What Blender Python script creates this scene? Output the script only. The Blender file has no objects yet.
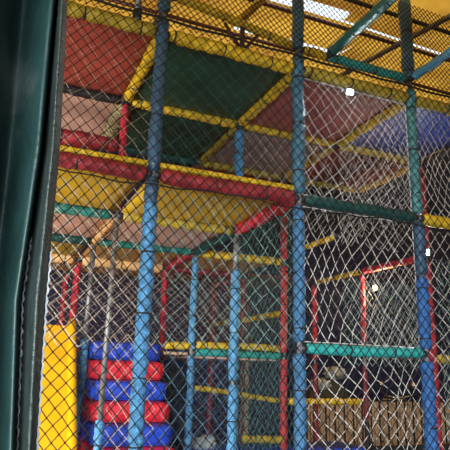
import bpy, bmesh, math, random
from mathutils import Vector, Matrix, noise
random.seed(7)
SC = bpy.context.scene
COL = SC.collection
# ------------------------------------------------------------------ camera
CAM = Vector((-0.914, -3.604, 1.5))
PITCH, YAW, ROLL, FPX = 0.2566, 0.3907, 0.0306, 544.07
def cam_axes():
    cp, sp, cy, sy = math.cos(PITCH), math.sin(PITCH), math.cos(YAW), math.sin(YAW)
    F = Vector((sy*cp, cy*cp, sp)); R = Vector((cy, -sy, 0)); U = R.cross(F)
    cr, sr = math.cos(ROLL), math.sin(ROLL)
    return F, R*cr+U*sr, -R*sr+U*cr
AF, AR, AU = cam_axes()
cd = bpy.data.cameras.new('camera'); cam = bpy.data.objects.new('camera', cd); COL.objects.link(cam)
cd.sensor_width = 36; cd.lens = FPX/450*36; cd.clip_start = .05; cd.clip_end = 200
cam.matrix_world = Matrix(((AR.x, AU.x, -AF.x, CAM.x), (AR.y, AU.y, -AF.y, CAM.y), (AR.z, AU.z, -AF.z, CAM.z), (0, 0, 0, 1)))
SC.camera = cam
# ------------------------------------------------------------------ world, lights, exposure
SC.view_settings.view_transform = 'Standard'; SC.view_settings.look = 'None'
SC.view_settings.gamma = 1; SC.view_settings.use_curve_mapping = False
SC.view_settings.exposure = 0.22
w = bpy.data.worlds.new('overcast_sky'); SC.world = w; w.use_nodes = True
bg = w.node_tree.nodes['Background']; bg.inputs[0].default_value = (.84, .92, 1.0, 1); bg.inputs[1].default_value = 1.5
def area_light(name, loc, target, size, sy, power, color, spread=180):
    l = bpy.data.lights.new(name, 'AREA'); l.shape = 'RECTANGLE'; l.size = size; l.size_y = sy; l.energy = power; l.color = color; l.spread = math.radians(spread)
    o = bpy.data.objects.new(name, l); COL.objects.link(o); o.location = loc
    o.rotation_euler = (Vector(target)-Vector(loc)).to_track_quat('-Z', 'Y').to_euler(); return o
area_light('daylight_from_entrance', (-2.6, -5.2, 1.7), (0.5, 1, .9), 2.4, 1.4, 110, (.93, .97, 1.0), 75)
area_light('daylight_from_left_side', (-4.6, -1.1, .9), (0.2, 2.6, 2.4), 2.0, 1.5, 300, (1.0, .92, .78))
# ------------------------------------------------------------------ grid of the play frame
H0, H1, H2, H3 = .51, 1.659, 2.821, 3.972
def G(c, r, z=0): return Vector((1.2*c, 1.2138*r, z))
# ------------------------------------------------------------------ materials
def node_mat(name):
    m = bpy.data.materials.new(name); m.use_nodes = True; return m, m.node_tree, m.node_tree.nodes['Principled BSDF']
def vinyl(name, col, rough=.38, dirt_glint=.25, bump=.25, scale=6., wr=22., spec=.5):
    m, nt, b = node_mat(name); N, L = nt.nodes, nt.links
    tc = N.new('ShaderNodeTexCoord')
    n1 = N.new('ShaderNodeTexNoise'); n1.inputs['Scale'].default_value = scale; n1.inputs['Detail'].default_value = 6
    L.new(tc.outputs['Object'], n1.inputs['Vector'])
    cr = N.new('ShaderNodeValToRGB'); e = cr.color_ramp.elements
    d = [c*(1-dirt_glint) for c in col]; g = [min(1, c*(1-.25*dirt_glint)+.12*dirt_glint) for c in col]  # colour mottling: dirt on most sheets, crumple highlights on the blue wraps
    e[0].position = .3; e[0].color = (*d, 1); e[1].position = .65; e[1].color = (*col, 1)
    x = cr.color_ramp.elements.new(.85); x.color = (*g, 1)
    L.new(n1.outputs['Fac'], cr.inputs['Fac']); L.new(cr.outputs['Color'], b.inputs['Base Color'])
    n2 = N.new('ShaderNodeTexNoise'); n2.inputs['Scale'].default_value = wr; n2.inputs['Detail'].default_value = 3; n2.inputs['Distortion'].default_value = 1.2
    L.new(tc.outputs['Object'], n2.inputs['Vector'])
    bp = N.new('ShaderNodeBump'); bp.inputs['Strength'].default_value = bump; bp.inputs['Distance'].default_value = .03
    L.new(n2.outputs['Fac'], bp.inputs['Height']); L.new(bp.outputs['Normal'], b.inputs['Normal'])
    mr = N.new('ShaderNodeMapRange'); mr.inputs['To Min'].default_value = rough-.1; mr.inputs['To Max'].default_value = rough+.2
    L.new(n1.outputs['Fac'], mr.inputs['Value']); L.new(mr.outputs['Result'], b.inputs['Roughness'])
    b.inputs['Specular IOR Level'].default_value = spec
    return m
def rope_mat(name, col, rough=.7):
    m, nt, b = node_mat(name); N, L = nt.nodes, nt.links
    n = N.new('ShaderNodeTexNoise'); n.inputs['Scale'].default_value = 5; tc = N.new('ShaderNodeTexCoord'); L.new(tc.outputs['Object'], n.inputs['Vector'])
    cr = N.new('ShaderNodeValToRGB'); cr.color_ramp.elements[0].color = (*[c*.55 for c in col], 1); cr.color_ramp.elements[1].color = (*col, 1)
    cr.color_ramp.elements[0].position = .3; cr.color_ramp.elements[1].position = .6
    L.new(n.outputs['Fac'], cr.inputs['Fac']); L.new(cr.outputs['Color'], b.inputs['Base Color']); b.inputs['Roughness'].default_value = rough
    return m
def metal(name, col, rough=.45, met=.6):
    m = vinyl(name, col, rough, .35, .08, 14, 60); m.node_tree.nodes['Principled BSDF'].inputs['Metallic'].default_value = met; return m
M = {
 'blue': vinyl('blue_vinyl', (.04, .19, .55), .3, .45, .8, 20, 36), 'steelblue': vinyl('steel_blue_vinyl', (.07, .25, .50), .3, .5, .8, 20, 36), 'skyblue': vinyl('light_blue_vinyl', (.13, .45, .86), .28, .55, .9, 22, 40),  # colour patches on these blues stand in for highlights on crumpled wrap
 'tealblue': vinyl('dark_bluegreen_vinyl', (.05, .17, .27), .3, .3, .45), 'slate': vinyl('slate_blue_vinyl', (.04, .11, .20), .35, .3, .45),  # tealblue is a darker blue green tone
 'teal': vinyl('turquoise_vinyl', (.03, .42, .40), .35, .2, .4), 'darkteal': vinyl('dark_teal_vinyl', (.006, .065, .06), .35, .3, .4),
 'yellow': vinyl('yellow_vinyl', (.92, .60, .02), .35, .5, .6, 16, 30), 'dullyellow': vinyl('dull_yellow_vinyl', (.50, .36, .03), .45, .35, .45),  # dullyellow is a darker, less saturated yellow
 'red': vinyl('red_vinyl', (.70, .03, .06), .33, .55, .7, 20, 34), 'frontred': vinyl('shaded_dark_red_vinyl', (.34, .025, .035), .42, .5, .4, 9), 'frayed': vinyl('frayed_mixed_wrap', (.60, .52, .28), .7, .95, 1.0, 26), 'worn_aqua': vinyl('lit_mottle_aqua_vinyl', (.10, .36, .40), .35, .75, .5, 24), 'darkred': vinyl('dark_red_vinyl', (.26, .02, .035), .4, .3, .4),  # front red holds backlit shade, aqua mottling a lit edge, both in colour
 'deepteal': vinyl('deep_teal_vinyl', (.015, .20, .17), .4, .35, .45), 'orange': vinyl('apricot_vinyl', (.95, .55, .22), .45, .25, .35), 'beige': vinyl('beige_vinyl', (.72, .50, .32), .5, .3, .4),
 'panel_red': vinyl('brick_red_panel_sheet', (.40, .07, .05), .5, .35, .12, 2.5, 5), 'panel_green': vinyl('bottle_green_panel_sheet', (.012, .075, .05), .45, .35, .12, 2.5, 5),
 'panel_pink': vinyl('dusty_pink_panel_sheet', (.78, .48, .40), .55, .3, .12, 2.5, 5), 'panel_rose': vinyl('rose_red_panel_sheet', (.42, .09, .10), .5, .35, .12, 2.5, 5),
 'panel_mauve': vinyl('grey_mauve_panel_sheet', (.34, .25, .30), .55, .4, .15, 3, 6), 'panel_blue': vinyl('cobalt_panel_sheet', (.05, .10, .55), .4, .3, .12, 2.5, 5),
 'panel_maroon': vinyl('maroon_panel_sheet', (.26, .035, .03), .5, .4, .12, 2.5, 5), 'panel_yellow': vinyl('golden_panel_sheet', (.74, .47, .02), .45, .3, .15, 2.5, 5),
 'panel_orange': vinyl('apricot_panel_sheet', (.70, .36, .09), .5, .3, .12, 2.5, 5),
 'mat_blue': vinyl('royal_blue_mat', (.02, .08, .66), .25, .2, .5, 7, 16), 'mat_red': vinyl('bright_red_mat', (.80, .025, .05), .25, .2, .5, 7, 16),
 'panel_navy': vinyl('navy_panel_sheet', (.015, .02, .07), .5, .4, .12, 2.5, 5), 'slide': vinyl('golden_yellow_slide_vinyl', (.95, .50, .01), .35, .12, .1, 3, 6),
 'curtain': vinyl('dark_green_tarpaulin', (.007, .026, .025), .45, .45, .3, 4, 9, .35), 'curtain_hem': vinyl('dark_green_hem_band', (.010, .020, .018), .5, .35, .35, 8, 30),
 'steel': metal('grey_steel_pipe', (.30, .31, .33)), 'darksteel': metal('dark_painted_steel', (.055, .06, .07)), 'rust': metal('maroon_painted_steel', (.16, .06, .05)),
 'black': vinyl('black_rubber', (.012, .012, .014), .6, .2, .1), 'tie': vinyl('black_cable_tie_plastic', (.02, .02, .02), .5, .1, 0),
 'net_black': rope_mat('black_net_cord', (.004, .004, .005), .85), 'net_white': rope_mat('white_net_cord', (.80, .79, .76)),
 'net_pale': rope_mat('cream_net_cord', (.62, .54, .44)), 'net_tan': rope_mat('tan_net_cord', (.60, .47, .34)), 'net_teal': rope_mat('pale_teal_net_cord', (.30, .50, .48)), 'net_blue': rope_mat('steel_blue_net_cord', (.12, .26, .40)),
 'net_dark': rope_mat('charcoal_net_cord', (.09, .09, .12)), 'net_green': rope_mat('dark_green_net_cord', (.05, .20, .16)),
 'chrome': metal('chrome', (.75, .77, .8), .15, 1), 'tan': vinyl('tan_timber_board', (.85, .58, .35), .65, .4, .3, 3, 8),
 'olive': vinyl('olive_cover_sheet', (.09, .10, .07), .6, .4, .5, 3, 7), 'cloth': vinyl('pale_grey_cloth', (.60, .64, .60), .8, .3, .6, 6, 12),
}
def emit(name, col, s):
    m, nt, b = node_mat(name); b.inputs['Emission Color'].default_value = (*col, 1); b.inputs['Emission Strength'].default_value = s
    b.inputs['Base Color'].default_value = (*col, 1); return m
M['led'] = emit('cool_white_led', (.85, .95, 1), 60); M['bulb'] = emit('warm_bulb_glass', (1, .62, .2), 14)
# ------------------------------------------------------------------ object helpers
def link(name, bm, mat, parent=None, smooth=True):
    me = bpy.data.meshes.new(name); bmesh.ops.recalc_face_normals(bm, faces=bm.faces); bm.to_mesh(me); bm.free()
    if smooth:
        for p in me.polygons: p.use_smooth = True
    me.materials.append(M[mat] if isinstance(mat, str) else mat)
    o = bpy.data.objects.new(name, me); COL.objects.link(o)
    if parent: o.parent = parent
    return o
def meshdata(name, vs, fs, mat, parent=None, smooth=True):
    me = bpy.data.meshes.new(name); me.from_pydata([tuple(v) for v in vs], [], fs); me.update()
    if smooth:
        for p in me.polygons: p.use_smooth = True
    me.materials.append(M[mat] if isinstance(mat, str) else mat)
    o = bpy.data.objects.new(name, me); COL.objects.link(o)
    if parent: o.parent = parent
    return o
def thing(name, label, cat, loc=(0, 0, 0), group=None):
    o = bpy.data.objects.new(name, None); COL.objects.link(o); o.location = loc; o.empty_display_size = .1
    o['label'] = label; o['category'] = cat
    if group: o['group'] = group
    return o
def tag(o, label, cat, group=None, kind=None):
    o['label'] = label; o['category'] = cat
    if group: o['group'] = group
    if kind: o['kind'] = kind
    return o
def struct(o): o['kind'] = 'structure'; return o
def box(bm, lo, hi, bev=0):
    v0 = set(bm.verts)
    r = bmesh.ops.create_cube(bm, size=1)
    lo, hi = Vector(lo), Vector(hi); c = (lo+hi)/2; s = hi-lo
    for v in r['verts']: v.co = Vector((v.co.x*s.x, v.co.y*s.y, v.co.z*s.z))+c
    if bev:
        es = list({e for v in r['verts'] for e in v.link_edges})
        bmesh.ops.bevel(bm, geom=es, offset=bev, segments=3, profile=.5, affect='EDGES')
def frame_of(d):
    d = d.normalized(); a = Vector((0, 0, 1)) if abs(d.z) < .9 else Vector((1, 0, 0))
    u = d.cross(a).normalized(); return u, d.cross(u).normalized()
def sweep(pts, rad, n=10, cap=True):
    """tube through pts; rad(i, theta) -> radius"""
    vs, fs = [], []
    for i, p in enumerate(pts):
        d = (pts[min(i+1, len(pts)-1)]-pts[max(i-1, 0)])
        u, v = frame_of(d)
        for k in range(n):
            t = 2*math.pi*k/n; r = rad(i, t); vs.append(p+u*(r*math.cos(t))+v*(r*math.sin(t)))
    for i in range(len(pts)-1):
        for k in range(n):
            a, b = i*n+k, i*n+(k+1) % n; fs.append((a, b, b+n, a+n))
    if cap:
        fs.append(tuple(range(n-1, -1, -1))); fs.append(tuple(range((len(pts)-1)*n, len(pts)*n)))
    return vs, fs
def tube(name, pts, r, mat, parent=None, n=8):
    pts = [Vector(p) for p in pts]; vs, fs = sweep(pts, lambda i, t: r, n); return meshdata(name, vs, fs, mat, parent)
SEED = [0]
def sleeve(A, B, r, mat, parent, wrap=.22, twist=.13, name='foam_sleeve'):
    """padded sleeve: overlapping spiral wrap, pinched where it is tied"""
    SEED[0] += 1; sd = SEED[0]*7.3
    L = (B-A).length; ns = max(4, int(L/.022)); pts = []
    for i in range(ns+1):
        t = i/ns; off = Vector((noise.noise(Vector((t*L*1.5, sd, 0))), noise.noise(Vector((t*L*1.5, sd, 9))), noise.noise(Vector((t*L*1.5, sd, 19)))))*.010
        pts.append(A.lerp(B, t)+off)
    ph = random.random(); tie = wrap*1.9
    def rad(i, th):
        s = L*i/ns
        saw = ((s/twist+th/(2*math.pi)+ph) % 1.0)
        k = ((s/tie+ph*.7) % 1.0); pinch = .16*math.exp(-((k-.5)*tie/.018)**2)
        e = min(s, L-s); endp = .25*max(0, 1-e/.025)
        cx, sx = math.cos(th), math.sin(th)
        crumple = abs(noise.noise(Vector((s*26+sd, cx*1.6, sx*1.6))))
        return r*(1+.15*(saw-.5)-pinch-endp+.14*noise.noise(Vector((s*12, cx, sx+sd)))-.22*crumple)
    vs, fs = sweep(pts, rad, 14); o = meshdata(name, vs, fs, mat, parent)
    # cable ties at the pinches
    j = 0
    s = (.5-ph*.7) % 1.0*tie
    while s < L-.03 and j < 14:
        if s > .03:
            p = A.lerp(B, s/L); d = (B-A).normalized(); vs, fs = sweep([p-d*.005, p+d*.005], lambda i, t: r*.93, 14)
            meshdata('cable_tie', vs, fs, 'tie', o)
        s += tie; j += 1
    return o
def post(c, r, segs, label, rad=.048, group=None):
    """segs: [(z0, z1, material or 'steel', twist)]"""
    P = G(c, r); t = thing('padded_post', label, 'post', P, group)
    z0 = segs[0][0]; z1 = segs[-1][1]
    tube('steel_pipe', [(0, 0, 0), (0, 0, z1+.03)], .021, 'steel', t, 12)
    bm = bmesh.new(); box(bm, (-.07, -.07, 0), (.07, .07, .012), .003); link('base_plate', bm, 'darksteel', t, False)
    for s in segs:
        if s[2] == 'steel':
            tube('pipe_collar', [(0, 0, s[0]), (0, 0, s[1])], rad*.62, 'steel', t, 12)
        else:
            sleeve(Vector((0, 0, s[0])), Vector((0, 0, s[1])), rad*(s[4] if len(s) > 4 else 1), s[2], t, twist=s[3] if len(s) > 3 else .13)
    return t
def beam(A, B, mat, label, rad=.05, gap=.055, twist=.12, second=None, name='padded_beam'):
    A, B = Vector(A), Vector(B); d = (B-A).normalized(); t = thing(name, label, 'beam', A)
    tube('steel_pipe', [Vector(), B-A], .020, 'steel', t, 10)
    a = d*gap; b = (B-A)-d*gap
    if second: 
        m = a.lerp(b, second[1]); sleeve(a, m, rad, mat, t, twist=twist); sleeve(m+d*.01, b, rad, second[0], t, twist=twist)
    else: sleeve(a, b, rad, mat, t, twist=twist)
    for p, q in ((Vector(), 1), (B-A, -1)):
        tube('pipe_clamp', [p+d*q*.012, p+d*q*.05], .030, 'darksteel', t, 10)
    return t
def net(name, label, origin, U, V, w, h, pw, ph, r, mat, seed=0, wob=.010, skew=0., sag=.0, knots=False, border=0, hole=None, group=None, depth=.02):
    """diamond mesh of cord hung in the rectangle origin + U*[0,w] + V*[0,h]; N = U x V gives the slack"""
    O = Vector(origin); U = Vector(U).normalized(); V = Vector(V).normalized(); N = U.cross(V)
    nx = max(2, int(round(w/pw))*2); ny = max(2, int(round(h/ph))*2)
    def P(i, j):
        a, b = i/nx, j/ny
        e = 4*a*(1-a); f = 4*b*(1-b)
        q = Vector((a*w*3, b*h*3, seed*3.7))
        du = noise.noise(q)*wob*3+noise.noise(q*4.1)*wob; dv = noise.noise(q+Vector((31, 0, 0)))*wob*3+noise.noise(q*3.7+Vector((0, 9, 5)))*wob
        edge = min(1, e*2.5)*min(1, f*2.5)
        x = a*w+du*edge+skew*math.sin(math.pi*b)*min(1, e)*w*.1
        y = b*h+dv*edge-sag*e*(b if b > .5 else 1-b)*f
        z = depth*noise.noise(Vector((a*w*1.3, b*h*1.3, seed)))*edge
        p = O+U*x+V*y+N*z
        if hole:
            c2, rr, st = hole; dlt = Vector((x-c2[0], y-c2[1])); L = dlt.length
            if L < rr*2 and L > 1e-4:
                k = st*(1-L/(rr*2))*rr/L; p = p+U*(dlt.x*k)+V*(dlt.y*k)
        return p
    vs, fs = [], []
    def seg(a, b, rr):
        d = b-a
        if d.length < 1e-6: return
        u, v = frame_of(d); n0 = len(vs)
        for p in (a, b):
            for k in range(3):
                t = 2.0944*k; vs.append(p+u*(rr*math.cos(t))+v*(rr*math.sin(t)))
        for k in range(3): fs.append((n0+k, n0+(k+1) % 3, n0+3+(k+1) % 3, n0+3+k))
    pts = {}
    for i in range(nx+1):
        for j in range(ny+1):
            if (i+j) % 2 == 0: pts[(i, j)] = P(i, j)
    for (i, j), p in pts.items():
        if hole and hole[2] > .9 and (Vector((i/nx*w, j/ny*h))-Vector(hole[0])).length < hole[1]*.45: continue
        for di in (-1, 1):
            q = pts.get((i+di, j+1))
            if q is not None:
                if hole and hole[2] > .9 and (Vector(((i+di)/nx*w, (j+1)/ny*h))-Vector(hole[0])).length < hole[1]*.45: continue
                seg(p, q, r)
        if knots:
            n0 = len(vs); k = r*2.0
            for o in ((k, 0, 0), (0, k, 0), (-k, 0, 0), (0, -k, 0), (0, 0, k), (0, 0, -k)): vs.append(p+Vector(o))
            for f in ((0, 1, 4), (1, 2, 4), (2, 3, 4), (3, 0, 4), (1, 0, 5), (2, 1, 5), (3, 2, 5), (0, 3, 5)): fs.append(tuple(n0+x for x in f))
    t = thing(name, label, 'net', O, group)
    o = meshdata('net_mesh', [v-O for v in vs], fs, mat, t, smooth=False)
    if border:
        def edge(lst, nm='border_rope'):
            tube(nm, [p-O for p in lst], border, mat, t, 6)
        edge([P(0, j) for j in range(ny+1)]); edge([P(nx, j) for j in range(ny+1)])
        edge([P(i, 0) for i in range(nx+1)]); edge([P(i, ny) for i in range(nx+1)])
    return t
def panel(x0, x1, y0, y1, z, mat, name, label, edge=None, sag=.03, thick=.03):
    """stretched padded sheet between four beams; edge = (material) strip along the front"""
    t = thing(name, label, 'panel', (x0, y0, z))
    nx, ny = 14, 14; vs, fs = [], []
    for s in (0, 1):
        for j in range(ny+1):
            for i in range(nx+1):
                a, b = i/nx, j/ny; e = 16*a*(1-a)*b*(1-b)
                wv = .008*noise.noise(Vector((a*5+x0, b*5+y0, z*3)))
                vs.append(Vector((a*(x1-x0), b*(y1-y0), -sag*e**.6+wv+(thick if s else 0))))
    W = nx+1; K = W*(ny+1)
    for j in range(ny):
        for i in range(nx):
            a = j*W+i; fs.append((a, a+W, a+W+1, a+1)); fs.append((K+a, K+a+1, K+a+W+1, K+a+W))
    for i in range(nx):
        fs.append((i, i+1, K+i+1, K+i)); a = ny*W+i; fs.append((a+1, a, K+a, K+a+1))
    for j in range(ny):
        a = j*W; fs.append((a+W, a, K+a, K+a+W)); b = j*W+nx; fs.append((b, b+W, K+b+W, K+b))
    meshdata('sheet', vs, fs, mat, t)
    # stitched seam strip across the middle and hem with eyelets
    bm = bmesh.new(); box(bm, (.02, (y1-y0)*.5-.012, -sag*.9-.012), (x1-x0-.02, (y1-y0)*.5+.012, -sag*.9-.006), 0)
    bm.free()
    if edge:
        bm = bmesh.new(); box(bm, (0, -.035, .035), (x1-x0, .03, .075), .012); link('edge_strip', bm, edge, t)
    return t
# ================================================================== THE SETTING
def plane_struct(name, vs, mat, thick=None):
    bm = bmesh.new(); f = bm.faces.new([bm.verts.new(v) for v in vs]); o = link(name, bm, mat, None, False); struct(o); return o
def wall_mat(name, col, sc=1.5, rough=.85):
    return vinyl(name, col, rough, .4, .2, sc, 12, .2)
M['concrete'] = wall_mat('stained_concrete', (.085, .08, .08)); M['navy'] = wall_mat('dark_navy_wall', (.035, .04, .13))
M['darkwall'] = wall_mat('dark_brown_wall', (.03, .024, .026)); M['wallgreen'] = wall_mat('dark_slate_wall', (.02, .025, .03))
def slab(name, lo, hi, mat):
    bm = bmesh.new(); box(bm, lo, hi); return struct(link(name, bm, mat, None, False))
slab('floor', (-7, -12, -.1), (15, 13, 0), 'concrete')
slab('wall_back', (-7, 7.8, 0), (15, 8.0, 8), 'navy')
slab('wall_left', (-7.2, -5.8, 0), (-7, 12.4, 8), 'darkwall')
slab('wall_right', (14, -5.8, 0), (14.2, 12.4, 8), 'navy')
slab('sky_block_front', (-7, -5.8, 2.7), (15, -5.6, 8), 'darkwall')  # unseen wall added behind the camera to block light from the high sky
# roof: translucent yellow sheets in strips, on rafters that climb towards the back
def tarp():
    m, nt, b = node_mat('translucent_yellow_roof_sheet'); N, L = nt.nodes, nt.links
    tc = N.new('ShaderNodeTexCoord'); n = N.new('ShaderNodeTexNoise'); n.inputs['Scale'].default_value = 1.1; n.inputs['Detail'].default_value = 5
    L.new(tc.outputs['Object'], n.inputs['Vector'])
    cr = N.new('ShaderNodeValToRGB'); cr.color_ramp.elements[0].position = .35; cr.color_ramp.elements[0].color = (.42, .17, .02, 1)
    cr.color_ramp.elements[1].position = .62; cr.color_ramp.elements[1].color = (.82, .43, .05, 1)
    L.new(n.outputs['Fac'], cr.inputs['Fac'])
    tr = N.new('ShaderNodeBsdfTranslucent'); L.new(cr.outputs['Color'], tr.inputs['Color']); L.new(cr.outputs['Color'], b.inputs['Base Color']); b.inputs['Roughness'].default_value = .6
    mx = N.new('ShaderNodeMixShader'); mx.inputs[0].default_value = .7; L.new(b.outputs[0], mx.inputs[1]); L.new(tr.outputs[0], mx.inputs[2])
    L.new(mx.outputs[0], N['Material Output'].inputs['Surface']); return m
M['tarp'] = tarp()
RZ0, RSL = 5.05, .17
def roofz(y): return RZ0+RSL*y
def roof_sheet(x0, x1, y0, y1, n):
    vs, fs = [], []; nx, ny = 26, 10
    for j in range(ny+1):
        for i in range(nx+1):
            a, b = i/nx, j/ny; x = x0+(x1-x0)*a; y = y0+(y1-y0)*b
            vs.append((x, y, roofz(y)+.07+.05*noise.noise(Vector((x*.9, y*.9, 3)))-.03*math.sin(math.pi*b)))
    for j in range(ny):
        for i in range(nx):
            a = j*(nx+1)+i; fs.append((a, a+1, a+nx+2, a+nx+1))
    return struct(meshdata('ceiling' if n == 0 else 'ceiling.%03d' % n, vs, fs, 'tarp'))
k = 0
for (x0, x1, y0, y1) in ((-7.1, 14.1, -5.7, -.30), (-7.1, .95, -.28, .78), (.95, 14.1, -.28, .60), (2.2, 14.1, .60, .78), (-7.1, 1.25, .82, 1.62), (1.25, 2.66, .82, 1.47), (2.66, 14.1, .82, 1.62),
                         (-7.1, 14.1, 1.60, 3.02), (-7.1, 14.1, 3.04, 4.95), (-7.1, 14.1, 4.97, 7.9)):
    roof_sheet(x0, x1, y0, y1, k); k += 1
# purlins (along x) and rafters (climbing)
n = 0
for y in (-5.5, -4.1, -2.7, -1.5, -.29, .28, .80, 1.61, 3.03, 4.96):
    o = tube('trim_%d' % (n+1), [(-7, y, roofz(y)), (14, y, roofz(y))], .022, 'rust' if y > .5 else 'darksteel'); struct(o); n += 1
for x in (-5.5, -2.6, .35, 2.92, 6.4, 9.4, 12.4):
    o = tube('trim_%d' % (n+1), [(x, -5.6, roofz(-5.6)-.06), (x, 7.9, roofz(7.9)-.06)], .03, 'steel'); struct(o); n += 1
# ================================================================== POSTS
HT = H3+.2
post(0, 0, [(.05, 2.60, 'skyblue', .17), (2.60, 2.80, 'slate'), (2.84, HT-.06, 'slate', .3), (HT, 5.0, 'tealblue', .5)], 'tall blue wrapped front post before the right end of the coloured steps', .052)
post(1, 0, [(.05, 1.62, 'steelblue', .25, .9), (1.70, 2.76, 'steelblue', .5, .9), (2.86, HT-.06, 'tealblue', .6), (HT, 5.0, 'tealblue', .6)], 'tall blue front post in the middle of the picture with teal rails meeting it', .055)
post(2, 0, [(.05, 1.60, 'blue', .09), (1.70, 2.30, 'blue', .12), (2.32, 2.78, 'slate', .3), (2.86, HT-.10, 'worn_aqua', .09, .85), (HT, 5.06, 'tealblue', .6, 1.1)], 'tall blue front post on the right side, aqua wrap mottled light and dark on its upper half', .055)
post(0, 1, [(.05, 1.05, 'skyblue', .08), (1.05, 2.75, 'steel'), (2.88, H3-.05, 'red', .08)], 'bare grey pipe post before the steps, blue at its foot and red above the deck', .040)
post(1, 1, [(.05, 1.35, 'skyblue', .3), (1.38, 2.42, 'skyblue', .3), (2.42, 2.75, 'steel'), (2.88, H3-.06, 'skyblue', .5)], 'blue inner post under the back corner of the golden deck', .050)
post(3, 1, [(.05, 2.75, 'red', .16), (2.88, H3-.05, 'red', .3)], 'red post just behind the right front blue post', .050)
post(0, 2, [(.05, 1.75, 'skyblue', .07), (1.75, 2.75, 'steel')], 'short light blue wrapped post at the left edge of the steps', .046)
post(1, 2, [(.05, 1.62, 'skyblue', .12), (1.70, 2.76, 'skyblue', .10)], 'slim light blue post right of the steps under the row of pink and apricot decks', .042)
post(2, 2, [(.05, 1.62, 'red', .09), (1.70, 2.78, 'red', .07), (2.86, H3-.05, 'red', .09)], 'red spiral wrapped post directly left of the middle front blue post', .046)
post(3, 2, [(.05, .9, 'black', .2), (.92, 1.60, 'darkred', .08), (1.70, 2.78, 'red', .08)], 'thin red post with black foot standing before the tan boards', .036)
post(0, 3, [(.05, 1.6, 'red', .1), (1.62, 2.78, 'red', .09)], 'red wrapped post above the yellow slide, right one of the close pair', .048)
post(0, 4, [(.05, 1.6, 'red', .1), (1.62, 2.78, 'red', .09)], 'red wrapped post above the yellow slide, left one of the close pair', .048)
post(1, 3, [(.05, 1.6, 'darkred', .1), (1.66, 2.78, 'red', .08)], 'slim red post between the left front post and the slim light blue post', .044)
post(2, 3, [(.05, 1.6, 'darkred', .1), (1.66, 2.78, 'darkred', .08)], 'dark red post showing right beside the blue inner post', .046)
post(2, 4, [(.05, 1.6, 'darkred', .1), (1.66, 2.78, 'darkred', .08)], 'dark red far post between the slim light blue post and the blue inner post', .046)
post(3, 3, [(.05, 1.6, 'darkred', .1), (1.66, 2.78, 'red', .08)], 'red far post just right of the middle front post', .044)
post(3, 5, [(.05, 1.05, 'beige', .05), (1.12, 1.62, 'beige', .05), (1.7, 2.78, 'darkred', .08)], 'far post with beige lower wrap right of the blue inner post', .058)
# ================================================================== BEAMS
e = .0
def B(c0, r0, z0, c1, r1, z1, mat, label, **k): return beam(G(c0, r0, z0), G(c1, r1, z1), mat, label, **k)
# upper level frame (yellow)
B(-1, 0, H3, 0, 0, H3, 'dullyellow', 'dull yellow beam along the top front of the brick red panel', rad=.055)
B(0, 0, H3, 1, 0, H3, 'yellow', 'yellow top front beam between the left and middle front posts', rad=.055)
B(1, 0, H3, 2, 0, H3, 'dullyellow', 'dull yellow top front beam between the middle and right front posts', rad=.055)
B(2, 0, H3, 3, 0, H3, 'dullyellow', 'dull yellow top front beam right of the right front post', rad=.055)
B(0, 0, H3, 0, 1, H3, 'yellow', 'yellow beam running back between the brick red and front green panels')
B(1, 0, H3, 1, 1, H3, 'yellow', 'yellow beam running back between the front green and rose panels')
B(2, 0, H3, 2, 1, H3, 'yellow', 'yellow beam running back between the rose and cobalt panels')
B(-1, 1, H3, 0, 1, H3, 'black', 'black beam between the brick red and dusty pink panels')
B(0, 1, H3, 1, 1, H3, 'yellow', 'yellow beam between the front and rear green panels')
B(1, 1, H3, 2, 1, H3, 'yellow', 'yellow beam between the rose and grey mauve panels', rad=.042)
B(2, 1, H3, 3, 1, H3, 'yellow', 'yellow beam behind the cobalt panel meeting the red post')
B(0, 1, H3, 0, 2, H3, 'frayed', 'beam with frayed many coloured wrap beside the dusty pink panel', rad=.085, twist=.06)
B(1, 1, H3, 1, 2, H3, 'dullyellow', 'dull yellow beam between the rear green and grey mauve panels', rad=.042)
B(2, 1, H3, 2, 2, H3, 'yellow', 'yellow beam between the grey mauve and maroon panels')
B(3, 1, H3, 3, 2, H3, 'yellow', 'yellow beam along the right side of the maroon panel', rad=.055)
B(-1, 2, H3, 0, 2, H3, 'black', 'black beam along the back of the dusty pink panel')
B(0, 2, H3, 1, 2, H3, 'darkteal', 'dark green beam along the back of the rear green panel')
B(1, 2, H3, 2, 2, H3, 'dullyellow', 'dull yellow beam along the back of the grey mauve panel')
B(2, 2, H3, 3, 2, H3, 'dullyellow', 'dull yellow beam along the back of the maroon panel')
# rail above the upper frame, and arms reaching out over the viewer
B(0, 0, HT+.17, 1, 0, HT+.01, 'yellow', 'lumpy yellow rail just under the roof, left of the middle front post', rad=.038, twist=.2)
B(1, 0, HT, 2, 0, HT, 'yellow', 'rail just under the roof, yellow then turquoise, meeting the right front post', rad=.042, second=('teal', .22), twist=.3)
beam(G(2, 0, HT), G(2, -1.9, HT), 'tealblue', 'dark teal arm reaching forward from the top of the right front post', rad=.042, twist=.4)
beam(G(1.24, 0, HT), G(1.24, -1.9, HT), 'darkteal', 'dark green arm reaching forward from the yellow and turquoise rail', rad=.045, twist=.4)
beam(G(1.5, -1.30, HT+.30), G(3.4, -1.30, HT+.30), 'darkteal', 'dark green cross bar in the top right corner under the roof', rad=.04, twist=.4)
beam((1.16, 1.28, 5.20), (1.16, -1.3, 4.78), 'yellow', 'yellow padded rafter slanting up to the top edge left of the middle front post', rad=.045, twist=.2)
t = thing('pipe_stub', 'short bare grey pipe rising from the top beam left of the left front post', 'pipe', G(-.17, 0, H3+.05))
tube('pipe', [(0, 0, 0), (0, 0, .95)], .026, 'steel', t, 12); tube('pipe_clamp', [(0, 0, .02), (0, 0, .09)], .036, 'darksteel', t, 12)
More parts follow.
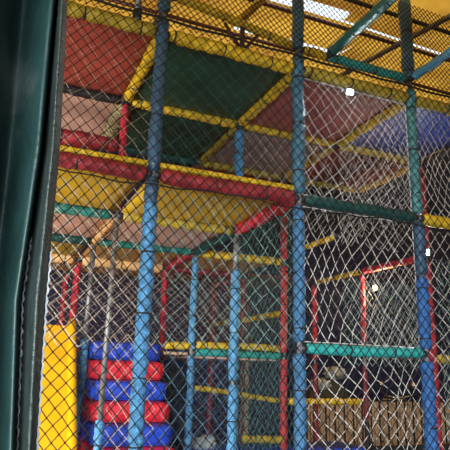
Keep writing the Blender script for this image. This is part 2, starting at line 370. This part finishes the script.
t = thing('strut', 'maroon steel strut between the top front beam and the lumpy yellow rail', 'strut', G(.56, 0, H3+.05))
tube('upright', [(0, 0, 0), (0, 0, .20)], .022, 'rust', t); tube('brace', [(-.02, 0, .0), (-.16, 0, .20)], .014, 'rust', t); tube('brace', [(.02, 0, .0), (.14, 0, .17)], .014, 'rust', t)
tube('bracket_plate', [(-.05, 0, .01), (.05, 0, .01)], .026, 'darksteel', t)
# second level frame
B(-1, 0, H2, 0, 0, H2, 'frontred', 'red front deck beam left of the left front post', rad=.058, twist=.4)
B(0, 0, H2, 1, 0, H2, 'frontred', 'red front deck beam between the left and middle front posts', rad=.060, twist=.4)
B(1, 0, H2, 2, 0, H2, 'darkteal', 'dark teal front beam between the middle and right front posts', rad=.052, twist=.5)
B(2, 0, H2, 3, 0, H2, 'yellow', 'yellow front beam right of the right front post at shoulder level of the deck', rad=.055, twist=.4)
B(1, 0, H2, 1, 1, H2, 'red', 'red beam running back from the middle front post to the blue inner post', rad=.055, twist=.4)
B(0, 1, H2, 0, 2, H2, 'orange', 'orange red beam running back under the pink deck above the grey pipe post', rad=.04)
B(1, 1, H2, 1, 2, H2, 'darkteal', 'dark beam running back from the blue inner post to the slim light blue post', rad=.045)
B(3, 1, H2, 3, 2, H2, 'red', 'red beam on the right sloping down to the left front of the bright lamp', rad=.045, twist=.3)
B(3, 2, H2, 3, 3, H2, 'yellow', 'short yellow beam left of the red beam right of the middle front post', rad=.036, twist=.08)
B(2, 1.75, H2+.1, 2, 1.0, H2+.1, 'yellow', 'short yellow bar poking out behind the middle front post', rad=.034, twist=.08)
B(-1, 1, H2, 0, 1, H2, 'deepteal', 'turquoise beam between the golden and pink decks on the left', rad=.05)
B(0, 1, H2, 1, 1, H2, 'dullyellow', 'olive yellow beam between the golden and pink decks beside the left front post', rad=.05)
B(-1, 2, H2, 0, 2, H2, 'darkteal', 'dark green beam between the pink and apricot decks on the left', rad=.055)
B(0, 2, H2, 1, 2, H2, 'deepteal', 'turquoise beam between the pink and apricot decks by the left front post', rad=.045)
B(1, 2, H2, 2, 2, H2, 'yellow', 'yellow spiral wrapped beam behind the blue inner post', rad=.052, twist=.055)
B(-1, 3, H2, 0, 3, H2, 'orange', 'apricot beam at the far left behind the curtain edge', rad=.075)
B(0, 3, H2, 1, 3, H2, 'orange', 'apricot beam above the steps behind the grey pipe post', rad=.075, twist=.3)
B(1, 3, H2, 2, 3, H2, 'darkred', 'dark red far beam behind the yellow spiral wrapped beam', rad=.055)
B(1, 2, H2, 1, 3, H2, 'red', 'short red beam running back from the slim light blue post', rad=.045)
B(2, 3, H2, 2, 4, H2, 'red', 'short red far beam behind the blue inner post', rad=.045)
B(2, 2, 2.18, 2, 4, 2.18, 'yellow', 'yellow far handrail halfway up left of the red spiral wrapped post', rad=.040, twist=.06)
B(0, 3, H1+.02, 1, 3, H1+.02, 'darkred', 'dark red far beam hidden behind the top step', rad=.045)
# first level frame
B(1, 0, H1, 2, 0, H1, 'teal', 'turquoise low front rail between the middle and right front posts', rad=.044, twist=.12)
B(1, 2, H1, 2, 2, H1, 'teal', 'turquoise low beam behind the blue inner post', rad=.045, twist=.06)
B(1, 2, H1+.088, 2, 2, H1+.088, 'yellow', 'yellow low beam lying on the turquoise low beam', rad=.042, twist=.055)
B(0.72, 2, H1+.07, 1, 2, H1+.07, 'yellow', 'short yellow low beam right of the top blue step', rad=.045, twist=.07, gap=.02)
B(3, 1, H1, 4, 1, H1, 'yellow', 'yellow low rail at the right edge of the picture', rad=.052, twist=.09)
B(2, 2, 1.135, 3, 2, 1.135, 'yellow', 'bright yellow spiral wrapped rail before the tan boards', rad=.040, twist=.05)
B(1, 2, 1.28, 2, 2, 1.13, 'dullyellow', 'dull yellow low rail between the slim light blue post and red spiral post', rad=.032, twist=.05)
B(1.55, 2, .72, 2, 2, .70, 'dullyellow', 'dull yellow bottom rail left of the red spiral wrapped post', rad=.045, twist=.05, gap=.0)
B(-1, 1, 3.50, 0, 1, 3.50, 'frontred', 'red upper handrail under the dusty pink panel', rad=.070, twist=.3)
# ================================================================== PANELS
def PN(c0, c1, r0, r1, z, mat, name, label, **k):
    a = G(c0, r0); b = G(c1, r1); return panel(a.x+.03, b.x-.03, a.y+.03, b.y-.03, z, mat, name, label, **k)
zt = H3+.02
PN(-1, 0, 0, 1, zt, 'panel_red', 'roof_panel', 'brick red overhead panel at the upper left beside the curtain')
PN(0, 1, 0, 1, zt, 'panel_green', 'roof_panel', 'front bottle green overhead panel between left and middle front posts')
PN(1, 2, 0, 1, zt, 'panel_rose', 'roof_panel', 'rose red overhead panel right of the middle front post')
PN(2, 3, 0, 1, zt, 'panel_blue', 'roof_panel', 'cobalt blue overhead panel behind the right front post')
PN(-1, 0, 1, 2, zt, 'panel_pink', 'roof_panel', 'dusty pink overhead panel behind the brick red one')
PN(0, 1, 1, 2, zt, 'panel_green', 'roof_panel', 'rear bottle green overhead panel behind the yellow beam')
PN(1, 2, 1, 2, zt, 'panel_mauve', 'roof_panel', 'grey mauve overhead panel behind the rose red one')
PN(2, 3, 1, 2, zt, 'panel_maroon', 'roof_panel', 'maroon overhead panel behind the white netting')
PN(1, 2, 2, 3, zt, 'panel_maroon', 'roof_panel', 'far maroon overhead panel behind the grey mauve one')
PN(2, 3, 2, 3, zt, 'panel_navy', 'roof_panel', 'far navy overhead panel behind the maroon one right of the middle front post')
PN(3, 4, 0, 1, zt, 'panel_navy', 'roof_panel', 'navy overhead panel right of the cobalt blue one, cut by the right edge')
PN(3, 5, 1, 3, zt, 'panel_navy', 'roof_panel', 'navy overhead panel behind the cobalt blue one at the right edge')
PN(0, 1, 2, 3, zt, 'panel_navy', 'roof_panel', 'navy overhead panel behind the rear bottle green one')
PN(-1, 0, 2, 3, zt, 'panel_maroon', 'roof_panel', 'maroon overhead panel behind the dusty pink one')
zd = H2+.03
PN(-1, 0, 0, 1, zd, 'panel_yellow', 'deck_panel', 'golden yellow deck left of the left front post', edge='yellow')
PN(0, 1, 0, 1, zd, 'panel_yellow', 'deck_panel', 'golden yellow deck right of the left front post', edge='yellow')
PN(-1, 0, 1, 2, zd, 'panel_pink', 'deck_panel', 'pink deck at the left behind the turquoise beam')
PN(0, 1, 1, 2, zd, 'panel_pink', 'deck_panel', 'pink deck behind the left front post')
PN(-1, 0, 2, 3, zd, 'panel_yellow', 'deck_panel', 'far golden deck at the left before the apricot beam')
PN(0, 1, 2, 3, zd, 'panel_orange', 'deck_panel', 'apricot deck above the steps')
PN(1, 2, 2, 3, zd, 'panel_orange', 'deck_panel', 'apricot deck behind the yellow spiral wrapped beam')
PN(-1, 1, 3, 4, zd, 'panel_orange', 'deck_panel', 'far apricot deck over the pair of red posts')
PN(1, 3, 3, 4, zd, 'panel_maroon', 'deck_panel', 'far maroon deck behind the blue inner post')
PN(1, 2, 2, 3, H1-.06, 'panel_pink', 'deck_panel', 'low beige deck under the turquoise low beam', sag=.01)
PN(.72, 1, 2, 3, H1-.03, 'beige', 'deck_panel', 'narrow beige landing right of the top step', sag=.0)
PN(0, .72, 2.5, 4, H1+.02, 'mat_blue', 'deck_panel', 'blue landing behind the top step', sag=.0)
# blue floor mat of the ball area
t = thing('floor_mat', 'royal blue floor mat along the bottom edge right of the blue inner post', 'mat', G(1.15, 2.02, 0))
bm = bmesh.new(); box(bm, (0, 0, .50), (2.2, .62, .585), .02); link('cushion', bm, 'mat_blue', t)
bm = bmesh.new(); box(bm, (0, 0, .42), (2.2, .62, .50)); link('base_board', bm, 'black', t, False)
for x in (.1, 2.1):
    for y in (.08, .54): tube('leg', [(x, y, 0), (x, y, .42)], .02, 'darksteel', t)
bm = bmesh.new(); box(bm, (0, 0, 0), (4.2, .10, .12), .01)
o = link('kerb', bm, 'black', None); o.location = G(2.95, 3.05, .28); tag(o, 'black kerb beam along the bottom right edge before the tan boards', 'beam')
bm = bmesh.new(); box(bm, (0, 0, -.28), (.1, .08, 0), .01); box(bm, (4.1, 0, -.28), (4.2, .08, 0), .01); box(bm, (2, 0, -.28), (2.1, .08, 0), .01); link('leg', bm, 'black', o)
# ================================================================== STEPS
def cushion(name, lo, hi, mat, parent, bulge=.02, seed=0):
    bm = bmesh.new(); r = bmesh.ops.create_cube(bm, size=2)
    bmesh.ops.subdivide_edges(bm, edges=list(bm.edges), cuts=9, use_grid_fill=True)
    lo, hi = Vector(lo), Vector(hi); c = (lo+hi)/2; s = (hi-lo)/2
    for v in bm.verts:
        p = v.co.copy(); q = [abs(x) for x in p]
        rr = .042
        P = Vector((p.x*s.x, p.y*s.y, p.z*s.z))
        inner = Vector([max(-(s[i]-rr), min(s[i]-rr, P[i])) for i in range(3)]); d = P-inner
        if d.length > 1e-6: P = inner+d.normalized()*min(rr, d.length if d.length < rr else rr)
        P.y += (p.y)*bulge*(1-p.x**2)*(1-p.z**2)*(1 if abs(p.y) > .99 else 0)
        P.z += p.z*bulge*.6*(1-p.x**2)*(1-p.y**2)*(1 if abs(p.z) > .99 else 0)
        P += Vector((0, 1, .0))*.022*noise.noise(Vector((P.x*6, P.z*9+seed*5, seed)))
        v.co = P+c
    return link(name, bm, mat, parent)
names = ['top blue step cushion beside the short light blue post', 'red step cushion second from the top', 'blue step cushion third from the top', 'red step cushion fourth from the top',
         'blue step cushion just above the bottom edge of the picture', 'red step cushion cut by the bottom edge of the picture']
names += ['lowest thick cushion under the red and blue steps']
for k in range(7):
    zt2 = 1.745-.2*k; yf = 2.43-.145*k; hh = .198 if k < 6 else .535
    t = thing('step_cushion', names[k], 'step cushion', (.055, yf, zt2-.2 if k < 6 else .005), 'stacked step cushions')
    m_ = ('mat_blue', 'mat_red')[k % 2]
    cushion('cushion', (0, .0, .001), (.80, 2.98-yf, hh-.001), m_, t, bulge=.012, seed=k)
    vs, fs = sweep([Vector((.05+.70*i/12, -.010+.004*math.sin(i*2), .012)) for i in range(13)], lambda i, th: .006, 6); meshdata('piping', vs, fs, m_, t)
# ================================================================== SLIDE
t = thing('slide', 'golden yellow padded slide at the lower left beside the steps', 'slide', (-.93, 0, 0))
def slidepts(y): # profile of the chute
    return 1.88-(2.43-y)*1.35
vs, fs = [], []; nn = 24
for i in range(nn+1):
    y = 2.43-1.35*i/nn; z = slidepts(y)
    for (x, dz) in ((0, 0), (.76, 0), (.76, -.07), (0, -.07)): vs.append((x, y, z+dz+.004*math.sin(i*1.7)))
for i in range(nn):
    for k in range(4):
        a, b = i*4+k, i*4+(k+1) % 4; fs.append((a, b, b+4, a+4))
fs += [(3, 2, 1, 0), (nn*4, nn*4+1, nn*4+2, nn*4+3)]
meshdata('chute', vs, fs, 'slide', t, False)
for x in (-.04, .76):
    pts = [Vector((x+.02, 2.45-1.37*i/20, slidepts(2.45-1.37*i/20)+.03)) for i in range(21)]
    vs, fs = sweep(pts, lambda i, th: .042+.002*math.sin(i*2.2), 12); meshdata('side_bolster', vs, fs, 'slide', t)
for x in (.1, .66):
    for y in (1.3, 2.35): tube('leg', [(x, y, 0), (x, y, slidepts(y)-.07)], .022, 'darksteel', t)
# ================================================================== NETS
BX0, BW = -1.32, 4.9
X, Z, Y = (1, 0, 0), (0, 0, 1), (0, 1, 0)
net('safety_net', 'black knotted net hung across the front below the seam rope', (BX0, -.085, .40), X, Z, BW, H2-.10-.40, .080, .092, .0037, 'net_black', 1, .006, knots=True, border=0, depth=.03)
net('safety_net', 'black knotted net across the front between the seam rope and the top yellow beams', (BX0, -.090, H2-.10), X, Z, BW, H3-H2+.12, .080, .088, .0033, 'net_black', 2, .006, knots=True, depth=.03)
net('safety_net', 'fine meshed black net across the front under the roof', (BX0, -.095, H3+.02), X, Z, BW, .93, .052, .056, .0038, 'net_black', 3, .004, knots=True, depth=.03)
tube('seam_rope', [Vector((BX0+BW*i/60, -.088+.01*math.sin(i*.7), H2-.10+.014*math.sin(i*.35)+.008*math.sin(i*1.3))) for i in range(61)], .0055, 'net_black')
tag(bpy.data.objects['seam_rope'], 'black seam rope sagging across the front just below the deck beams', 'rope')
tube('edge_cable', [Vector((BX0+BW*i/60, -.092, H3+.065+.006*math.sin(i*.9))) for i in range(61)], .010, 'net_black')
tag(bpy.data.objects['edge_cable'], 'thick black cable along the top edge of the yellow front beams', 'rope')
wr = .0033
net('safety_net', 'pale net in the left bay beside the curtain under the golden deck', (-1.15, .03, 1.60), X, Z, 1.12, H2-1.68, .118, .125, .0032, 'net_pale', 11, .012, skew=.5)
net('safety_net', 'thin pale net before the brick red panel', (-1.15, .03, H2+.08), X, Z, 1.12, H3-H2-.12, .13, .14, .0019, 'net_tan', 12, .012, skew=-.6)
net('safety_net', 'pale teal net before the green panels', (.05, .03, H2+.08), X, Z, 1.10, H3-H2-.12, .12, .13, .0017, 'net_green', 13, .012, skew=.6)
net('safety_net', 'thin white net before the dark doorway right of the left front post', (.05, .03, 1.62), X, Z, 1.10, H2-1.70, .115, .12, .0026, 'net_teal', 14, .012, skew=-.3)
net('safety_net', 'bright white net between the middle and right front posts under the rose panel', (1.24, .03, H2+.05), X, Z, 1.12, H3-H2-.10, .105, .125, wr, 'net_white', 15, .018, skew=1.2, border=.006, depth=.06)
net('safety_net', 'white net between the middle and right front posts above the turquoise rail', (1.24, .03, H1+.05), X, Z, 1.12, H2-H1-.10, .108, .165, wr, 'net_white', 16, .010, skew=-.8, border=.004, depth=.05)
net('safety_net', 'loose white net with a torn hole below the turquoise rail', (1.24, .03, .62), X, Z, 1.12, H1-.66, .12, .15, .0030, 'net_white', 17, .018, skew=.6, hole=((.78, .70), .075, .95), depth=.06)
net('safety_net', 'white net right of the right front post above the yellow beam', (2.46, .03, H2+.05), X, Z, 1.1, H3-H2-.10, .10, .125, wr, 'net_white', 18, .014, skew=-1.0, depth=.05)
net('safety_net', 'white net right of the right front post below the yellow beam', (2.46, .03, .62), X, Z, 1.1, H2-.70, .10, .13, .0036, 'net_white', 19, .014, skew=.8, depth=.05)
# inner nets
def gn(label, c0, c1, r, z0, z1, pw, ph, rr, mat, seed, **k):
    a = G(c0, r); b = G(c1, r); return net('safety_net', label, (a.x+.04, a.y, z0), X, Z, b.x-a.x-.08, z1-z0, pw, ph, rr, mat, seed, **k)
def gs(label, c, r0, r1, z0, z1, pw, ph, rr, mat, seed, **k):
    a = G(c, r0); b = G(c, r1); return net('safety_net', label, (a.x, a.y+.04, z0), Y, Z, b.y-a.y-.08, z1-z0, pw, ph, rr, mat, seed, **k)
gn('tan net above the top step behind the grey pipe post', 0, 1, 3, H1+.1, H2-.06, .10, .10, .0036, 'net_tan', 21, skew=.5)
gn('tan net above the slide behind the pair of red posts', -1, 0, 3.05, H1, H2-.06, .11, .11, .0036, 'net_tan', 22)
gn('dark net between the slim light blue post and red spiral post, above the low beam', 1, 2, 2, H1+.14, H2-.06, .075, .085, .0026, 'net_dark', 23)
gn('blue grey net below the low beam right of the steps', 1, 2, 2, H0+.1, H1-.06, .09, .10, .0026, 'net_blue', 24)
gn('cream net with large diamonds before the left end of the coloured steps', 0.0, .42, 1.0, H0, H1+.1, .15, .16, .0032, 'net_pale', 41)
gn('steel blue net with large diamonds over the dark opening right of the steps', 0.4, 1, 1.0, H0, H1, .15, .19, .0030, 'net_blue', 25)
gn('pale teal dense net behind the right front post', 2, 3, 1, H1-.1, H2-.36, .085, .12, .0030, 'net_teal', 26, skew=1.0, depth=.08)
gn('pale teal net right of the red post', 3, 4, .92, H0+.3, H2-.05, .085, .12, .0032, 'net_teal', 27, skew=-.8, depth=.08)
gn('tan far net behind the blue inner post', 1, 2, 3, H1+.1, H2-.06, .09, .09, .0036, 'net_tan', 28, skew=.4)
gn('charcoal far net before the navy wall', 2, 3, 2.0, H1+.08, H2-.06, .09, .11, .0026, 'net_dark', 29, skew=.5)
gs('green net running back under the red beam from the middle front post', 1, 0, 1, H0+.1, H2-.07, .09, .10, .0018, 'net_green', 30)
gs('pale net running back between rose and cobalt panels', 2, 0, 1, H2+.0, H3-.06, .12, .14, .0026, 'net_white', 31, skew=.6)
gs('net running back beside the red post below the red beam', 3, 1, 2, H1, H2-.06, .10, .12, .0026, 'net_white', 32)
gn('pale net under the grey mauve panel', 1, 2, 1.0, H2+.1, H3-.06, .12, .16, .0026, 'net_white', 33, skew=.8)
gn('pale net before the maroon panel', 2, 3, 1.0, H2, H3-.06, .12, .14, .0024, 'net_white', 34, skew=-.6)
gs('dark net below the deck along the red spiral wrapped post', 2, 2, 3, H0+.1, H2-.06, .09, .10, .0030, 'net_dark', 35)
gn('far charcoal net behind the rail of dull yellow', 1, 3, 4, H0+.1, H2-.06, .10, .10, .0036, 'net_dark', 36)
# ================================================================== DARK PARTITIONS INSIDE
def wallboard(name, lo, hi, mat, label):
    lo = Vector(lo); hi = Vector(hi); bm = bmesh.new(); box(bm, (0, 0, 0), hi-lo, .01); o = link(name, bm, mat, None, False); o.location = lo; tag(o, label, 'panel'); return o
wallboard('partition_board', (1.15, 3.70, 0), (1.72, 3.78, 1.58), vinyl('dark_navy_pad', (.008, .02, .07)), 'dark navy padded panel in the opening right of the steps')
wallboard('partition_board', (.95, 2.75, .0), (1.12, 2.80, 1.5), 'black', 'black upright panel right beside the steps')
# bundle of pale cloth on the floor mat
bm = bmesh.new(); bmesh.ops.create_icosphere(bm, subdivisions=4, radius=1)
for v in bm.verts:
    n3 = noise.noise(v.co*1.7)*.35+noise.noise(v.co*4.1)*.16+noise.noise(v.co*9)*.07
    v.co = Vector((v.co.x*.15, v.co.y*.11, v.co.z*.085))*(1+n3); v.co.z = max(v.co.z, -.06)
o = link('cloth_bundle', bm, 'cloth'); o.location = G(1.27, 2.25, .645+.0); tag(o, 'crumpled pale grey bundle at the bottom edge right of the slim blue post', 'bundle')
# ================================================================== FENCE, BOARDS, THINGS BEYOND
t = thing('board_fence', 'tan board fence behind the black railing at the lower right', 'fence', (4.45, 5.50, 0))
for i in range(26):
    hgt = .95+.035*math.sin(i*2.3)+.02*random.random()
    bm = bmesh.new(); box(bm, (i*.205, 0, .05), (i*.205+.185, .022, hgt), .006); b = link('board', bm, 'tan', t, False)
for z in (.25, .75):
    bm = bmesh.new(); box(bm, (0, .024, z), (5.3, .06, z+.07)); link('fence_rail', bm, 'tan', t, False)
t = thing('iron_railing', 'black iron railing standing before the tan boards', 'railing', (4.45, 5.3, 0))
for i in range(27): tube('bar', [(i*.2, 0, 0), (i*.2, 0, 1.04)], .016, 'black', t)
for z in (.12, .98): tube('rail', [(0, 0, z), (5.25, 0, z)], .016, 'black', t)
def motorbike(x, y, rz, label):
    t = thing('motorcycle', label, 'motorcycle', (x, y, 0)); t.rotation_euler.z = rz
    for wx in (-.62, .62):
        bm = bmesh.new(); pts = [Vector((wx+.27*math.cos(a*math.pi/12), 0, .30+.27*math.sin(a*math.pi/12))) for a in range(25)]
        vs, fs = sweep(pts, lambda i, th: .045, 10, False); bm.free(); wo = meshdata('wheel', vs, fs, 'black', t)
        for a in range(6): tube('spoke', [(wx, 0, .30), (wx+.25*math.cos(a*1.047), 0, .30+.25*math.sin(a*1.047))], .007, 'chrome', wo, 5)
        tube('hub', [(wx, -.05, .30), (wx, .05, .30)], .04, 'chrome', wo)
    tube('fork', [(.62, .07, .30), (.42, .07, .95)], .018, 'chrome', t); tube('fork', [(.62, -.07, .30), (.42, -.07, .95)], .018, 'chrome', t)
    tube('handlebar', [(.34, -.36, 1.06), (.42, -.12, 1.0), (.42, .12, 1.0), (.34, .36, 1.06)], .014, 'chrome', t)
    for s in (-1, 1):
        m_ = tube('mirror', [(.40, s*.25, 1.03), (.42, s*.33, 1.22)], .006, 'black', t)
        vs, fs = sweep([Vector((.41, s*.33, 1.25)), Vector((.425, s*.33, 1.25))], lambda i, th: .06, 14); meshdata('mirror_glass', vs, fs, 'chrome', m_)
    vs, fs = sweep([Vector((.44, 0, .90)), Vector((.50, 0, .90)), Vector((.54, 0, .90))], lambda i, th: (.05, .09, .085)[i], 16); meshdata('headlight', vs, fs, 'chrome', t)
    cushion('fuel_tank', (-.05, -.13, .66), (.36, .13, .88), 'darkred', t); cushion('seat', (-.62, -.12, .68), (-.02, .12, .80), 'black', t)
    cushion('engine', (-.12, -.14, .26), (.26, .14, .58), 'steel', t); tube('exhaust', [(.15, .16, .25), (-.7, .17, .33)], .035, 'chrome', t)
    cushion('front_mudguard', (.42, -.06, .56), (.82, .06, .67), 'olive', t, 0)
    return t
motorbike(7.5, 6.55, -2.2, 'dark parked motorcycle beyond the tan board fence')
bm = bmesh.new(); bmesh.ops.create_icosphere(bm, subdivisions=4, radius=1)
for v in bm.verts:
    n3 = noise.noise(v.co*1.3)*.25+noise.noise(v.co*3.1)*.10; v.co = Vector((v.co.x*.62, v.co.y*.45, v.co.z*.72))*(1+n3); v.co.z = max(v.co.z, -.6)
o = link('covered_heap', bm, 'olive'); o.location = (5.75, 6.6, .62); tag(o, 'olive covered heap behind the bright yellow spiral wrapped rail', 'heap')
for (x, y, z, s, lb) in ((5.85, 6.45, 1.46, .17, 'white crumpled cloth on top of the olive covered heap'), (5.22, 6.02, 1.24, .14, 'pale crumpled cloth on the left shoulder of the olive covered heap')):
    bm = bmesh.new(); bmesh.ops.create_icosphere(bm, subdivisions=4, radius=1)
    for v in bm.verts:
        n3 = noise.noise(v.co*2.1+Vector((x, 0, 0)))*.5+noise.noise(v.co*5)*.25; v.co = Vector((v.co.x*s*1.5, v.co.y*s, v.co.z*s*.7))*(1+n3)
    o = link('cloth', bm, 'cloth'); o.location = (x, y, z); tag(o, lb, 'cloth')
# ================================================================== LAMPS
def flood(loc, label, power, face=(-.35, -.9, -.2), s=1.):
    t = thing('floodlight', label, 'lamp', loc)
    q = Vector(face).to_track_quat('-Z', 'Y').to_matrix().to_4x4()
    def add(nm, bm, m, sm=False):
        bmesh.ops.transform(bm, matrix=q, verts=bm.verts); return link(nm, bm, m, t, sm)
    bm = bmesh.new(); box(bm, (-.07*s, -.05*s, 0), (.07*s, .05*s, .035*s), .006*s); add('housing', bm, 'darksteel')
    bm = bmesh.new(); box(bm, (-.045*s, -.035*s, -.006), (.045*s, .035*s, -.001)); add('lens', bm, 'led')
    bm = bmesh.new(); box(bm, (-.082*s, -.008, -.0), (-.074*s, .008, .09*s)); box(bm, (.074*s, -.008, 0), (.082*s, .008, .09*s)); box(bm, (-.082*s, -.008, .085*s), (.082*s, .008, .095*s)); add('bracket', bm, 'steel')
    l = bpy.data.lights.new('lamp_light', 'SPOT'); l.energy = power; l.shadow_soft_size = .06; l.spot_size = math.radians(165); l.spot_blend = .6; l.color = (.88, .95, 1)
    o = bpy.data.objects.new('lamp_light', l); COL.objects.link(o); o.parent = t; o.location = Vector(face).normalized()*.03; o.rotation_euler = Vector(face).to_track_quat('-Z', 'Y').to_euler()
    return t
def ray_at(u, v, y):
    d = AF+AR*((u-225)/FPX)+AU*((225-v)/FPX); return CAM+d*((y-CAM.y)/d.y)
flood((1.69, -.045, 3.855), 'small bright floodlight under the rose red overhead panel', 30, (-.3, -.9, -.45), .6)
flood(G(2.93, .93, 2.84), 'small bright floodlight beside the red post right of the right front post', 30, (-.55, -.8, -.1), .9)
t = thing('hanging_bulb', 'warm yellow bulb hanging low behind the white netting', 'lamp', G(3.12, 1.93, 2.60))
bm = bmesh.new(); bmesh.ops.create_uvsphere(bm, u_segments=16, v_segments=12, radius=.035); link('bulb', bm, 'bulb', t)
tube('socket', [(0, 0, .03), (0, 0, .09)], .018, 'black', t); tube('flex', [(0, 0, .09), (0, 0, 1.37)], .004, 'black', t)
l = bpy.data.lights.new('lamp_light', 'POINT'); l.energy = 30; l.color = (1, .7, .35); l.shadow_soft_size = .04
o = bpy.data.objects.new('lamp_light', l); COL.objects.link(o); o.parent = t; o.location = (0, -.05, -.06)
# ================================================================== CURTAIN
rails = [([69, 60, 46, 35], -2.36), ([63, 52, 36, 27], -2.41), ([58, 43, 22, 16], -2.31), ([53, 37, 15, 9], -2.385), ([24, 8, -8, -16], -2.25), ([-8, -24, -40, -48], -2.46),
         ([-34, -50, -66, -76], -2.30), ([-80, -90, -106, -114], -2.42), ([-120, -130, -150, -160], -2.50), ([-200, -205, -215, -225], -2.35)]
ys = [-20, 150, 300, 470]
R3 = []
for xs, yy in rails:
    R3.append([ray_at(x, y, yy) for x, y in zip(xs, ys)])
def rail_at(k, z):
    P = R3[k]  # z decreasing along list
    if z >= P[0].z: a, b = P[0], P[1]
    elif z <= P[-1].z: a, b = P[-2], P[-1]
    else:
        for a, b in zip(P, P[1:]):
            if a.z >= z >= b.z: break
    s = (z-a.z)/(b.z-a.z); s = max(-1.2, min(2.2, s)); p = a.lerp(b, s); p.z = z; return p
def cr(p0, p1, p2, p3, t): return .5*((2*p1)+(-p0+p2)*t+(2*p0-5*p1+4*p2-p3)*t*t+(-p0+3*p1-3*p2+p3)*t**3)
t = thing('tarpaulin_curtain', 'dark green tarpaulin curtain hanging close by at the left edge', 'curtain', (-1.6, -2.4, 0))
O = Vector((-1.6, -2.4, 0))
NZ = 70; nk = len(R3); SUB = 8
def sheet(k0, k1, mat, nm, dy=0):
    vs, fs = [], []; cols = (k1-k0)*SUB+1
    for s in (0, 1):
        for j in range(NZ+1):
            z = .02+3.4*j/NZ; rr = [rail_at(k, z) for k in range(nk)]
            for q in range(cols):
                k = k0+min(q//SUB, k1-k0-1); tt = (q-(k-k0)*SUB)/SUB
                p = cr(rr[max(k-1, 0)], rr[k], rr[k+1], rr[min(k+2, nk-1)], tt); p.z = z
                p = p+Vector((0, dy+(.006 if s else 0)+.006*noise.noise(Vector((p.x*18, 0, z*2.5)))+.004*noise.noise(Vector((p.x*40, 3, z*14))), 0))
                vs.append(p-O)
    K = cols*(NZ+1)
    for j in range(NZ):
        for q in range(cols-1):
            a = j*cols+q; fs.append((a, a+1, a+cols+1, a+cols)); fs.append((K+a, K+a+cols, K+a+cols+1, K+a+1))
        a = j*cols; fs.append((a, a+cols, K+a+cols, K+a)); a += cols-1; fs.append((a+cols, a, K+a, K+a+cols))
    return meshdata(nm, vs, fs, mat, t)
sheet(2, nk-1, 'curtain', 'curtain_sheet'); sheet(0, 2, 'curtain_hem', 'hem_band', .0)
M['lace'] = rope_mat('pale_grey_lace', (.42, .46, .48))
for k, zz in ((0, (.1, 1.75)), (2, (.1, 1.78))):
    n_ = 240
    pts = []
    for i in range(n_):
        z = zz[0]+(zz[1]-zz[0])*i/n_; p = rail_at(k, z); pts.append(p-O+Vector((.0016*math.sin(i*1.9)+.001, -.006+.003*math.cos(i*1.1)+(-.004 if k else 0), 0)))
    vs, fs = sweep(pts, lambda i, th: .0024+.0008*math.sin(i*1.9), 6); meshdata('edge_lacing', vs, fs, 'lace', t)
